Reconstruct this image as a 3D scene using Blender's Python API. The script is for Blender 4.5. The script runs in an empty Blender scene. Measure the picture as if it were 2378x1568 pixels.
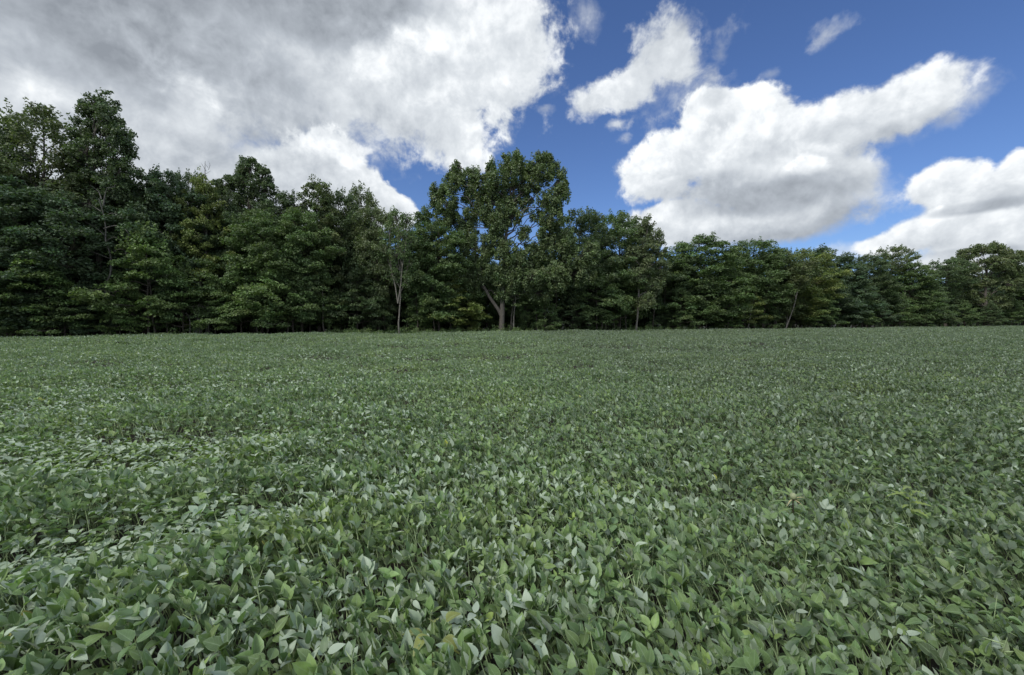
import bpy, math, random
import numpy as np
from mathutils import Vector, Matrix, noise as mnoise

# ---------------------------------------------------------------- camera
CAM_H = 2.0
FPX = 430.0                      # focal length in pixels of the 1024 px wide picture
PITCH = math.radians(2.2)        # looking slightly down
scene = bpy.context.scene
cam_data = bpy.data.cameras.new("camera")
cam_data.sensor_width = 36.0
cam_data.lens = 36.0 * FPX / 1024.0
cam_data.clip_start = 0.05
cam_data.clip_end = 3000.0
cam = bpy.data.objects.new("camera", cam_data)
cam.location = (0, 0, CAM_H)
cam.rotation_euler = (math.radians(90) - PITCH, 0, 0)
scene.collection.objects.link(cam)
scene.camera = cam
scene.view_settings.view_transform = 'Standard'
scene.view_settings.look = 'None'
scene.view_settings.gamma = 1.0
scene.view_settings.exposure = 0.33
scene.cycles.max_bounces = 6
scene.cycles.diffuse_bounces = 3
scene.cycles.transmission_bounces = 3
scene.cycles.transparent_max_bounces = 4

def ray(px, py):
    """direction, as (x/y, z/y), of a point of the photograph (2378 px wide scale)"""
    u = (px * 0.43061 - 512.0) / FPX
    v = (337.5 - py * 0.43061) / FPX
    c, s = math.cos(PITCH), math.sin(PITCH)
    d = c + v * s
    return u / d, (v * c - s) / d

# ---------------------------------------------------------------- sky
SUN_AZ = math.radians(-138)      # from +Y towards +X; the veiled sun stands behind the viewer's left shoulder
SUN_EL = math.radians(46)
world = bpy.data.worlds.new("World")
scene.world = world
world.use_nodes = True
world.cycles.sampling_method = 'MANUAL'
world.cycles.sample_map_resolution = 512
nt = world.node_tree
for n in list(nt.nodes): nt.nodes.remove(n)
N, L = nt.nodes, nt.links
def nd(t, **kw):
    n = N.new(t)
    for k, v in kw.items(): setattr(n, k, v)
    return n
def math_(op, a, b=None, clamp=False):
    n = nd('ShaderNodeMath', operation=op, use_clamp=clamp)
    for i, q in enumerate((a, b)):
        if q is None: continue
        if isinstance(q, (int, float)): n.inputs[i].default_value = q
        else: L.new(q, n.inputs[i])
    return n.outputs[0]
def sstep(x, a, b):
    n = nd('ShaderNodeMapRange', interpolation_type='SMOOTHSTEP')
    L.new(x, n.inputs[0]); n.inputs[1].default_value = a; n.inputs[2].default_value = b
    return n.outputs[0]
tc = nd('ShaderNodeTexCoord')
D0 = tc.outputs['Generated']
def noise_(vec, scale, detail=4, rough=0.5, col=False):
    n = nd('ShaderNodeTexNoise')
    L.new(vec, n.inputs['Vector']); n.inputs['Scale'].default_value = scale
    n.inputs['Detail'].default_value = detail; n.inputs['Roughness'].default_value = rough
    return n.outputs['Color' if col else 'Fac']
def warp(vec, scale, amp, detail=2):
    c = noise_(vec, scale, detail, 0.55, True)
    s = nd('ShaderNodeVectorMath', operation='SUBTRACT'); L.new(c, s.inputs[0]); s.inputs[1].default_value = (.5, .5, .5)
    m = nd('ShaderNodeVectorMath', operation='MULTIPLY_ADD'); L.new(s.outputs[0], m.inputs[0])
    m.inputs[1].default_value = (amp,) * 3; L.new(vec, m.inputs[2])
    return m.outputs[0]
DW = warp(D0, 9.0, 0.035, 2)
fb_l = noise_(D0, 4.5, 5, 0.55)            # slow shape noise
fb_m = noise_(DW, 13.0, 5, 0.60)           # billows
fb_s = noise_(DW, 42.0, 3, 0.60)           # crumbs at the rims
rag = math_('ADD', math_('MULTIPLY', math_('SUBTRACT', fb_l, 0.5), 0.9), math_('ADD', math_('MULTIPLY', math_('SUBTRACT', fb_m, 0.5), 1.35), math_('MULTIPLY', math_('SUBTRACT', fb_s, 0.5), 0.55)))
off = nd('ShaderNodeVectorMath', operation='ADD'); L.new(DW, off.inputs[0]); off.inputs[1].default_value = (-0.010, 0.0, 0.020)
relief = math_('SUBTRACT', fb_m, noise_(off.outputs[0], 13.0, 4, 0.60))
STATE = None          # a vector (brightness, cover) carried from puff to puff
def puff(px, py, a, b, rot=0, lum=.9, slope=.12, width=.35, amp=.7, alpha=1.0):
    """one cloud puff on the sky vault: centre direction, size, brightness, brighter upper side; alpha 0 = only shades what is there"""
    global STATE
    kx, kz = ray(px, py)
    c = Vector((kx, 1, kz)); c.normalize()
    right = Vector((c.y, -c.x, 0)).normalized(); up = right.cross(c)
    cosx = 1 / math.sqrt(1 + kx * kx)
    ra = a * 0.43061 / FPX * cosx * cosx; rb = b * 0.43061 / FPX * cosx
    M = Matrix((right, c, up)).transposed() @ Matrix.Rotation(-math.radians(rot), 3, 'Y')
    vec = nd('ShaderNodeVectorMath', operation='MULTIPLY_ADD')      # keeps the puffs in sequence
    L.new(STATE, vec.inputs[0]); vec.inputs[1].default_value = (1e-7,) * 3; L.new(D0, vec.inputs[2])
    mp = nd('ShaderNodeMapping', vector_type='TEXTURE'); L.new(vec.outputs[0], mp.inputs[0])
    mp.inputs['Location'].default_value = c; mp.inputs['Rotation'].default_value = M.to_euler(); mp.inputs['Scale'].default_value = (ra, 0.8, rb)
    ln = nd('ShaderNodeVectorMath', operation='LENGTH'); L.new(mp.outputs[0], ln.inputs[0])
    r_ = nd('ShaderNodeMath', operation='MULTIPLY_ADD'); L.new(rag, r_.inputs[0]); r_.inputs[1].default_value = amp * (1.5 if alpha > 0 else 1.0); r_.inputs[2].default_value = 1.0
    m = sstep(math_('SUBTRACT', r_.outputs[0], ln.outputs['Value']), 0.0, width)
    fac = nd('ShaderNodeVectorMath', operation='SCALE'); fac.inputs[0].default_value = (1.0 if alpha > 0 else 0.9, alpha, 0.0); L.new(m, fac.inputs['Scale'])
    mx = nd('ShaderNodeMix', data_type='VECTOR', factor_mode='NON_UNIFORM')
    L.new(fac.outputs[0], mx.inputs[1]); L.new(STATE, mx.inputs[4])
    if slope:
        sz = nd('ShaderNodeSeparateXYZ'); L.new(mp.outputs[0], sz.inputs[0])
        z_ = nd('ShaderNodeMapRange', clamp=True); L.new(sz.outputs['Z'], z_.inputs[0])
        for i, v in enumerate((-1, 1, lum - slope, lum + slope)): z_.inputs[1 + i].default_value = v
        cb = nd('ShaderNodeCombineXYZ'); L.new(z_.outputs[0], cb.inputs[0]); cb.inputs[1].default_value = 1.0
        L.new(cb.outputs[0], mx.inputs[5])
    else: mx.inputs[5].default_value = (lum, 1.0, 0.0)
    STATE = mx.outputs[1]
# the rest of the sky, overhead and behind the viewer, is a broken cloud layer
sx = nd('ShaderNodeSeparateXYZ'); L.new(D0, sx.inputs[0])
cover = math_('MAXIMUM', sstep(sx.outputs['Z'], 0.60, 0.80), sstep(sx.outputs['Y'], 0.25, -0.1))
st = nd('ShaderNodeCombineXYZ'); st.inputs[0].default_value = .88
L.new(sstep(math_('ADD', math_('MULTIPLY', cover, 0.75), rag), 0.42, 0.85), st.inputs[1])
STATE = st.outputs[0]
for p in [
 # cloud bank on the left, thick and grey above, breaking into white towards its right rim
 (60,120,700,470,0,.80,0.0,.5,.35),(480,80,620,370,0,.80,0.0,.5,.35),(820,60,430,250,-8,.86,.04,.4,.45),(1060,70,240,200,35,.90,.03,.4,.55),
 (1010,215,185,130,-50,.90,.03,.35,.5),(1070,310,78,115,0,.90,0.0,.4,.6),(1035,290,72,75,-30,.90,0.0,.4,.6),(945,240,170,52,-18,.88,.05,.35,.55),(860,215,170,80,-10,.86,0.0,.4,.5),
 (330,420,430,260,0,.80,0.0,.5,.3),(560,470,300,200,0,.80,0.0,.5,.3),
 (1180,120,110,120,20,.93,.03,.45,.6),(1215,200,50,60,0,.9,0.0,.6,.9,.6),(1355,28,46,46,-20,.82,0.0,1.2,1.2,.4),(1145,200,70,90,0,.90,0.0,1.0,1.1,.7),(1215,110,90,130,20,.88,0.0,1.2,1.2,.55),
 # shading inside the bank
 (330,60,450,170,8,.52,0.0,.62,.4,0),(760,0,340,110,0,.56,0.0,.62,.4,0),(560,160,300,90,-12,.62,0.0,.9,.6,0),(90,130,170,70,0,.74,0.0,.9,.6,0),(640,290,220,95,-10,.71,0.0,.62,.4,0),
 (450,390,360,90,0,.74,0.0,.62,.4,0),(930,290,150,40,-25,.76,0.0,.9,.6,0),(980,120,120,40,-20,.80,0.0,.9,.6,0),
 (60,200,260,52,0,.93,0.0,1.3,.8,0),(445,205,130,60,-30,.93,0.0,1.3,.8,0),(500,250,80,36,-40,.97,0.0,1.3,.8,0),(1010,90,150,60,10,.99,0.0,.9,.6,0),(900,150,120,50,0,.95,0.0,.9,.6,0),(1120,330,60,50,0,.97,0.0,.62,.4,0),
 # the lower cumulus in front of the bank, bright shoulders
 (690,420,140,110,0,.80,.10,.3,.45),(760,380,105,88,0,.86,.10,.22,.45),(830,435,80,68,-25,.86,.10,.22,.45),(890,470,75,52,-35,.88,.10,.22,.5),(848,348,26,14,0,.90,0.0,.7,1.0,.8),(930,490,60,40,-30,.9,.08,.25,.5),(820,490,150,60,0,.80,.05,.4,.4),
 (720,340,60,28,20,.98,0.0,.7,.6,0),(800,370,50,22,-30,.98,0.0,.7,.6,0),
 # leaning cloud right of the bank
 (1400,225,90,44,14,.88,.06,.6,.8),(1480,190,110,55,32,.90,.05,.5,.8),(1545,120,72,78,50,.86,.05,.6,.8),(1590,60,34,36,60,.78,0.0,1.0,1.0,.6),
 (1672,120,30,66,-14,.72,0.0,1.1,1.2,.42),(1655,180,30,30,0,.72,0.0,1.1,1.2,.35),(1920,76,62,32,10,.84,0.0,1.1,1.1,.62),(1905,100,40,22,-10,.8,0.0,1.1,1.1,.4),(1265,252,28,15,0,.8,0.0,1.0,1.2,.45),(1430,290,48,20,0,.9,.05,.8,1.0,.8),(1790,172,34,13,0,.75,0.0,1.1,1.2,.35),(1450,322,30,16,0,.9,0.0,.8,1.0,.6),
 # the big cumulus on the right: separate puffs, far ones first
 (2230,225,130,50,0,.80,.06,1.2,1.0,.7),(2060,300,180,60,10,.78,.0,1.2,1.0,.5),(1990,430,130,90,0,.78,.0,1.2,1.0,.6),(1560,330,110,90,0,.85,0.0,1.2,1.3,.45),(1640,220,90,40,20,.82,0.0,1.2,1.3,.5),(1550,200,150,110,40,.80,0.0,1.3,1.4,.4),(2170,470,90,90,0,.85,0.0,1.2,1.3,.4),(1960,585,120,30,0,.85,0.0,1.0,1.2,.5),(2090,245,170,72,12,.92,.12,.3,.4),(1960,285,130,78,10,.90,.12,.3,.4),(2200,280,60,30,0,.72,0.0,.9,.8,.6),
 (1600,520,190,52,0,.88,.10,.3,.4),(1770,520,250,60,4,.82,.16,.4,.35),(1900,480,130,50,10,.76,.14,.6,.4),(1540,505,100,32,10,.92,.06,.3,.5),
 (1950,400,120,70,0,.86,.16,.5,.5),(1980,350,60,32,0,.78,.05,.8,.8,.7),(1780,420,230,85,0,.82,.18,.3,.35),
 (1740,280,120,76,0,.94,.10,.26,.42),(1640,275,80,62,30,.93,.10,.26,.45),(1840,300,90,62,0,.92,.12,.3,.4),(1560,370,140,78,18,.94,.12,.26,.42),(1700,350,150,60,0,.90,.10,.4,.4),(1880,385,60,26,0,.99,.05,.5,.7),(1660,225,34,26,0,.85,0.0,.8,1.0,.5),
 (1800,455,250,52,4,.64,0.0,.62,.4,0),(1650,430,150,36,0,.70,0.0,.62,.4,0),(1800,560,220,30,4,.64,0.0,.62,.4,0),(1985,500,80,40,0,.66,0.0,.62,.4,0),(2080,310,150,34,12,.72,0.0,.62,.4,0),
 # cloud at the right border
 (2400,400,110,62,10,.94,.10,.26,.4),(2200,425,110,58,0,.92,.12,.26,.4),(2300,455,190,62,0,.84,.12,.3,.35),(2060,568,90,26,0,.90,.06,.4,.5),(2150,540,120,48,10,.90,.12,.3,.4),(2300,540,230,66,0,.88,.14,.3,.35),(2300,600,260,50,0,.78,.10,.5,.35),
 (2280,480,170,18,3,.70,0.0,.62,.4,0),(2270,585,180,16,0,.70,0.0,.62,.4,0),(2230,615,90,14,0,.95,0.0,.62,.4,0),
]: puff(*p)
fin = nd('ShaderNodeSeparateXYZ'); L.new(STATE, fin.inputs[0])
lum = math_('ADD', math_('SUBTRACT', fin.outputs[0], 0.105), math_('MULTIPLY', relief, 0.42))
lum = math_('ADD', lum, math_('MULTIPLY', math_('SUBTRACT', fb_m, 0.5), 0.22))
alpha = fin.outputs[1]
ramp = nd('ShaderNodeValToRGB')
el = ramp.color_ramp.elements
el[0].position = 0.40; el[0].color = (0.235, 0.260, 0.295, 1)
el[1].position = 1.0; el[1].color = (0.95, 0.96, 0.97, 1)
for p_, c_ in ((0.6, (0.39, 0.425, 0.47, 1)), (0.78, (0.60, 0.635, 0.67, 1)), (0.9, (0.81, 0.835, 0.855, 1))):
    e = el.new(p_); e.color = c_
L.new(lum, ramp.inputs[0])
sky = nd('ShaderNodeTexSky', sky_type='NISHITA')
sky.sun_disc = False
sky.sun_elevation = SUN_EL
sky.sun_rotation = SUN_AZ
sky.air_density = 1.0; sky.dust_density = 0.7; sky.ozone_density = 3.0
SKYS = 0.075
tint = nd('ShaderNodeVectorMath', operation='MULTIPLY'); L.new(sky.outputs[0], tint.inputs[0]); tint.inputs[1].default_value = (0.80, 0.96, 1.30)
cs = nd('ShaderNodeVectorMath', operation='SCALE'); L.new(ramp.outputs[0], cs.inputs[0]); cs.inputs['Scale'].default_value = 1.0 / SKYS
mix = nd('ShaderNodeMix', data_type='RGBA')
L.new(alpha, mix.inputs['Factor']); L.new(tint.outputs[0], mix.inputs['A']); L.new(cs.outputs[0], mix.inputs['B'])
bg = nd('ShaderNodeBackground'); L.new(mix.outputs['Result'], bg.inputs[0]); bg.inputs[1].default_value = SKYS
out = nd('ShaderNodeOutputWorld'); L.new(bg.outputs[0], out.inputs[0])

# ---------------------------------------------------------------- sun, veiled by cloud
sl = bpy.data.lights.new("sun", 'SUN')
sl.energy = 1.7
sl.angle = math.radians(14)
sl.color = (1.0, 0.96, 0.90)
sun = bpy.data.objects.new("sun", sl)
sdir = Vector((math.sin(SUN_AZ) * math.cos(SUN_EL), math.cos(SUN_AZ) * math.cos(SUN_EL), math.sin(SUN_EL)))
sun.rotation_euler = sdir.to_track_quat('Z', 'Y').to_euler()
sun.location = (0, 0, 60)
scene.collection.objects.link(sun)

# ================================================================ helpers
rng = np.random.default_rng(7)
random.seed(7)
SC = scene.collection

def build_mesh(name, verts, quads=None, tris=None, tint=None, uv=None, smooth=None, flat_from=None):
    """numpy arrays to a mesh; tint = colour per vertex, uv = per vertex"""
    me = bpy.data.meshes.new(name)
    nq = 0 if quads is None else len(quads); n3 = 0 if tris is None else len(tris)
    idx = []
    if nq: idx.append(np.asarray(quads, dtype=np.int32).ravel())
    if n3: idx.append(np.asarray(tris, dtype=np.int32).ravel())
    idx = np.concatenate(idx)
    me.vertices.add(len(verts)); me.vertices.foreach_set('co', np.asarray(verts, dtype=np.float32).ravel())
    me.loops.add(len(idx)); me.loops.foreach_set('vertex_index', idx)
    me.polygons.add(nq + n3)
    st = np.concatenate([np.arange(nq) * 4, nq * 4 + np.arange(n3) * 3]).astype(np.int32)
    me.polygons.foreach_set('loop_start', st)
    sm = np.zeros(nq + n3, dtype=bool)
    if smooth is True: sm[:] = True
    elif smooth is not None: sm[:len(smooth)] = smooth
    if tint is not None:
        a = me.attributes.new('tint', 'FLOAT_COLOR', 'POINT')
        c = np.ones((len(verts), 4), dtype=np.float32); c[:, :3] = tint
        a.data.foreach_set('color', c.ravel())
    if uv is not None:
        u = me.uv_layers.new(name='UVMap')
        u.data.foreach_set('uv', np.asarray(uv, dtype=np.float32)[idx].ravel())
    me.update(calc_edges=True)
    me.polygons.foreach_set('use_smooth', sm)
    return me

def link(name, me, mat, parent=None, loc=None):
    o = bpy.data.objects.new(name, me)
    if me is not None and mat is not None and not me.materials: me.materials.append(mat)
    SC.objects.link(o)
    if parent is not None: o.parent = parent
    if loc is not None: o.location = loc
    return o

def tag(o, label, cat, group=None):
    o['label'] = label; o['category'] = cat
    if group: o['group'] = group
    return o

def kind(o, k):
    o['kind'] = k
    return o

class Tubes:
    """collects tapered bent tubes"""
    def __init__(self): self.v = []; self.q = []; self.n = 0
    def add(self, pts, rad, sides=5):
        P = np.asarray(pts, float); m = len(P)
        T = np.gradient(P, axis=0); T /= np.linalg.norm(T, axis=1)[:, None] + 1e-9
        ref = np.array([0, 0, 1.0]) if abs(T[0][2]) < 0.9 else np.array([1.0, 0, 0])
        U = np.cross(T, ref); U /= np.linalg.norm(U, axis=1)[:, None] + 1e-9
        W = np.cross(T, U)
        a = np.arange(sides) / sides * 2 * np.pi
        R = np.asarray(rad, float)[:, None, None]
        ring = P[:, None, :] + R * (np.cos(a)[None, :, None] * U[:, None, :] + np.sin(a)[None, :, None] * W[:, None, :])
        self.v.append(ring.reshape(-1, 3))
        i = np.arange(m - 1)[:, None] * sides; j = np.arange(sides)[None, :]; k = (j + 1) % sides
        q = np.stack([i + j, i + k, i + sides + k, i + sides + j], -1).reshape(-1, 4) + self.n
        self.q.append(q); self.n += m * sides
    def mesh(self, name):
        return build_mesh(name, np.concatenate(self.v), quads=np.concatenate(self.q), smooth=True)

def _hash(ix, iy, seed):
    h = (ix.astype(np.int64) * 374761393 + iy.astype(np.int64) * 668265263 + seed * 1274126177) & 0xFFFFFFFF
    h = ((h ^ (h >> 13)) * 1274126177) & 0xFFFFFFFF
    return ((h ^ (h >> 16)) & 0xFFFF) / 65535.0
def vnoise(x, y, s, seed=0):
    x = x / s; y = y / s
    ix = np.floor(x); iy = np.floor(y); fx = x - ix; fy = y - iy
    fx = fx * fx * (3 - 2 * fx); fy = fy * fy * (3 - 2 * fy)
    a = _hash(ix, iy, seed); b = _hash(ix + 1, iy, seed); c = _hash(ix, iy + 1, seed); d = _hash(ix + 1, iy + 1, seed)
    return (a * (1 - fx) + b * fx) * (1 - fy) + (c * (1 - fx) + d * fx) * fy

# edge of the wood: a straight line running away to the right
EDGE0, SLOPE = 51.06, 0.43
def edge_y(x): return EDGE0 + SLOPE * x
def at(px, d, py=None):
    """point behind the wood edge by d metres in the direction of photo column px; height for row py"""
    kx, _ = ray(px, 745)
    Y = (EDGE0 + 1.0885 * d) / (1 - SLOPE * kx)
    if py is None: return kx * Y, Y
    kx, kz = ray(px, py)
    Y = (EDGE0 + 1.0885 * d) / (1 - SLOPE * kx)
    return kx * Y, Y, CAM_H + kz * Y

# ================================================================ materials
def new_mat(name):
    m = bpy.data.materials.new(name); m.use_nodes = True
    for n in list(m.node_tree.nodes): m.node_tree.nodes.remove(n)
    return m
class NT:
    def __init__(self, m): self.t = m.node_tree
    def n(self, t, ins=None, **kw):
        x = self.t.nodes.new(t)
        for k, v in kw.items(): setattr(x, k, v)
        for k, v in (ins or {}).items():
            if isinstance(v, bpy.types.NodeSocket): self.t.links.new(v, x.inputs[k])
            else: x.inputs[k].default_value = v
        return x
    def mul(self, a, b): return self.n('ShaderNodeMix', {'Factor': 1.0, 'A': a, 'B': b}, data_type='RGBA', blend_type='MULTIPLY').outputs['Result']
    def mix(self, f, a, b): return self.n('ShaderNodeMix', {'Factor': f, 'A': a, 'B': b}, data_type='RGBA').outputs['Result']
    def m(self, op, a, b=0.0, clamp=False): return self.n('ShaderNodeMath', {0: a, 1: b}, operation=op, use_clamp=clamp).outputs[0]

def crop_leaf_material():
    m = new_mat('soybean_leaf'); k = NT(m)
    at_ = k.n('ShaderNodeAttribute', attribute_name='tint').outputs['Color']
    uv = k.n('ShaderNodeUVMap').outputs[0]
    sp = k.n('ShaderNodeSeparateXYZ', {0: uv}); u, v = sp.outputs[0], sp.outputs[1]
    # u: -1..1 across, v: 0..1 along; pale midrib and side veins
    au = k.m('ABSOLUTE', u)
    mid = k.n('ShaderNodeMapRange', {0: au, 1: 0.02, 2: 0.09, 3: 1.0, 4: 0.0}).outputs[0]
    side = k.m('ABSOLUTE', k.m('SUBTRACT', k.m('FRACT', k.m('MULTIPLY', k.m('SUBTRACT', v, k.m('MULTIPLY', au, 0.28)), 8.0)), 0.5))
    side = k.n('ShaderNodeMapRange', {0: side, 1: 0.0, 2: 0.12, 3: 0.45, 4: 0.0}).outputs[0]
    rim = k.n('ShaderNodeMapRange', {0: au, 1: 0.88, 2: 1.0, 3: 0.0, 4: 1.0}).outputs[0]
    vein = k.m('MAXIMUM', k.m('MAXIMUM', mid, side), rim)
    geo = k.n('ShaderNodeNewGeometry')
    tco = k.n('ShaderNodeTexCoord').outputs['Object']
    nz = k.n('ShaderNodeTexNoise', {'Vector': tco, 'Scale': 38.0, 'Detail': 3.0}).outputs[0]
    nzr = k.n('ShaderNodeMapRange', {0: nz, 1: 0.3, 2: 0.7, 3: 0.78, 4: 1.2}).outputs[0]
    top = k.n('ShaderNodeVectorMath', {0: at_, 'Scale': nzr}, operation='SCALE').outputs[0]
    top = k.mix(k.m('MULTIPLY', vein, 0.55), top, (0.34, 0.46, 0.27, 1))
    low = k.mix(0.78, at_, (0.50, 0.60, 0.47, 1))
    low = k.mix(k.m('MULTIPLY', vein, 0.35), low, (0.42, 0.5, 0.36, 1))
    col = k.mix(geo.outputs['Backfacing'], top, low)
    hgt = k.m('ADD', k.m('MULTIPLY', vein, -0.6), nz)
    bump = k.n('ShaderNodeBump', {'Strength': 0.35, 'Distance': 0.002, 'Height': hgt}).outputs[0]
    bs = k.n('ShaderNodeBsdfPrincipled', {'Base Color': col, 'Roughness': 0.44, 'Specular IOR Level': 0.45, 'Normal': bump,
                                          'Sheen Weight': 0.1, 'Sheen Roughness': 0.5})
    tr = k.n('ShaderNodeBsdfTranslucent', {'Color': k.mul(at_, (1.5, 1.7, 0.6, 1))})
    mx = k.n('ShaderNodeMixShader', {0: 0.22, 1: bs.outputs[0], 2: tr.outputs[0]})
    k.n('ShaderNodeOutputMaterial', {0: mx.outputs[0]})
    return m

def tree_leaf_material():
    m = new_mat('tree_leaf'); k = NT(m)
    oi = k.n('ShaderNodeObjectInfo')
    at_ = k.n('ShaderNodeAttribute', attribute_name='tint').outputs['Color']
    col = k.mul(at_, oi.outputs['Color'])
    geo = k.n('ShaderNodeNewGeometry')
    low = k.mix(0.35, col, (0.16, 0.2, 0.15, 1))
    c2 = k.mix(geo.outputs['Backfacing'], col, low)
    bs = k.n('ShaderNodeBsdfPrincipled', {'Base Color': c2, 'Roughness': 0.5, 'Specular IOR Level': 0.4})
    tr = k.n('ShaderNodeBsdfTranslucent', {'Color': k.mul(col, (1.4, 1.7, 0.6, 1))})
    mx = k.n('ShaderNodeMixShader', {0: 0.22, 1: bs.outputs[0], 2: tr.outputs[0]})
    k.n('ShaderNodeOutputMaterial', {0: mx.outputs[0]})
    return m

def bark_material(name, a, b, scale=(6, 6, 1.2), rough=0.9):
    m = new_mat(name); k = NT(m)
    co = k.n('ShaderNodeTexCoord').outputs['Object']
    mp = k.n('ShaderNodeMapping', {0: co, 'Scale': scale}).outputs[0]
    nz = k.n('ShaderNodeTexNoise', {'Vector': mp, 'Scale': 2.5, 'Detail': 6.0, 'Roughness': 0.65}).outputs[0]
    r = k.n('ShaderNodeMapRange', {0: nz, 1: 0.35, 2: 0.68}).outputs[0]
    bump = k.n('ShaderNodeBump', {'Strength': 0.9, 'Distance': 0.04, 'Height': nz}).outputs[0]
    bs = k.n('ShaderNodeBsdfPrincipled', {'Base Color': k.mix(r, a, b), 'Roughness': rough, 'Normal': bump})
    k.n('ShaderNodeOutputMaterial', {0: bs.outputs[0]})
    return m

def ground_material(name, a, b, s1, s2):
    m = new_mat(name); k = NT(m)
    co = k.n('ShaderNodeTexCoord').outputs['Object']
    n1 = k.n('ShaderNodeTexNoise', {'Vector': co, 'Scale': s1, 'Detail': 5.0}).outputs[0]
    n2 = k.n('ShaderNodeTexNoise', {'Vector': co, 'Scale': s2, 'Detail': 4.0}).outputs[0]
    f = k.m('MULTIPLY', k.m('ADD', n1, n2), 0.5)
    f = k.n('ShaderNodeMapRange', {0: f, 1: 0.38, 2: 0.62}).outputs[0]
    bump = k.n('ShaderNodeBump', {'Strength': 0.7, 'Distance': 0.05, 'Height': n2}).outputs[0]
    bs = k.n('ShaderNodeBsdfPrincipled', {'Base Color': k.mix(f, a, b), 'Roughness': 0.95, 'Normal': bump})
    k.n('ShaderNodeOutputMaterial', {0: bs.outputs[0]})
    return m

def plain(name, col, rough=0.6, sss=0.0):
    m = new_mat(name); k = NT(m)
    co = k.n('ShaderNodeTexCoord').outputs['Object']
    nz = k.n('ShaderNodeTexNoise', {'Vector': co, 'Scale': 60.0, 'Detail': 3.0}).outputs[0]
    r = k.n('ShaderNodeMapRange', {0: nz, 1: 0.3, 2: 0.7, 3: 0.75, 4: 1.2}).outputs[0]
    c = k.n('ShaderNodeVectorMath', {0: col[:3], 'Scale': r}, operation='SCALE').outputs[0]
    bs = k.n('ShaderNodeBsdfPrincipled', {'Base Color': c, 'Roughness': rough})
    k.n('ShaderNodeOutputMaterial', {0: bs.outputs[0]})
    return m

M_CROP = crop_leaf_material()
M_TREE = tree_leaf_material()
M_BARK = bark_material('dark_bark', (0.06, 0.05, 0.04, 1), (0.15, 0.135, 0.115, 1))
M_GREY = bark_material('grey_bark', (0.065, 0.056, 0.047, 1), (0.17, 0.155, 0.135, 1))
M_PALE = bark_material('pale_bark', (0.10, 0.093, 0.08, 1), (0.32, 0.30, 0.26, 1), (3, 3, 6))
M_DEAD = bark_material('dead_bark', (0.07, 0.07, 0.065, 1), (0.22, 0.21, 0.19, 1))
M_SOIL = ground_material('soil', (0.02, 0.018, 0.013, 1), (0.05, 0.04, 0.03, 1), 0.8, 14.0)
M_LITTER = ground_material('leaf_litter', (0.02, 0.016, 0.01, 1), (0.05, 0.038, 0.022, 1), 0.5, 9.0)
M_STEM = plain('crop_stem', (0.34, 0.44, 0.22), 0.6)

# ================================================================ ground
def sheet(name, pts, z, mat):
    me = bpy.data.meshes.new(name); me.from_pydata([(x, y, z) for x, y in pts], [], [tuple(range(len(pts)))]); me.update()
    return kind(link(name, me, mat), 'structure')
sheet('ground', [(-900, -300), (900, -300), (900, 1500), (-900, 1500)], 0.0, M_SOIL)
sheet('forest_floor', [(-120, edge_y(-120) - 0.3), (300, edge_y(300) - 0.3), (300, edge_y(300) + 60), (-120, edge_y(-120) + 60)], 0.02, M_LITTER)

# ================================================================ the soybean field
CANOPY = 0.75
def canopy(x, y):
    h = CANOPY + 0.15 * (vnoise(x, y, 0.5, 1) - .5) + 0.20 * (vnoise(x, y, 1.5, 2) - .5) + 0.18 * (vnoise(x, y, 6.0, 3) - .5)
    h += 0.16 * (vnoise(x, y, 22.0, 4) - .5)
    lod = lodged(x, y)
    return h - 0.16 * lod
def field_at(px, py, z=CANOPY):
    kx, kz = ray(px, py); Y = (CAM_H - z) / -kz
    return kx * Y, Y
# swaths where the wind has laid the plants over: centre, reach across and along the wind
SWATHS = [(field_at(90, 1075), 1.5, .42, 1.0), (field_at(330, 1035), 1.3, .35, .8), (field_at(480, 1110), .9, .22, .7), (field_at(60, 960), 2.2, .5, .6), (field_at(420, 900), 2.6, .6, .5),
          (field_at(90, 1300), .75, .16, 1.0), (field_at(330, 1245), .6, .15, .9), (field_at(560, 1200), .7, .14, .5), (field_at(900, 830), 5.0, .9, .55), (field_at(1050, 860), 3.0, .6, .4)]
PALE = [(field_at(600, 1480), .62, .28, .75), (field_at(850, 1400), .5, .22, .7), (field_at(1130, 1330), .42, .2, .9), (field_at(1060, 1450), .45, .2, .6), (field_at(1330, 1150), .5, .25, .6),
        (field_at(230, 1430), .5, .25, .4), (field_at(2330, 960), .8, .3, .5), (field_at(800, 1180), .7, .3, .35)]
def spots(x, y, lst):
    out = 0 * x
    for (cx, cy), a, b, s_ in lst:
        dx = (x - cx) / 1.25; dy = (y - cy - .12 * dx) / 1.2
        out = np.maximum(out, s_ * np.exp(-(dx / a) ** 2 - (dy / b) ** 2))
    return out
def lodged(x, y):
    return np.clip(spots(x, y, SWATHS) * (0.45 + 1.1 * vnoise(x * .6, y * 1.6, .5, 9)) * 1.55 - .10, 0, 1)

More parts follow.
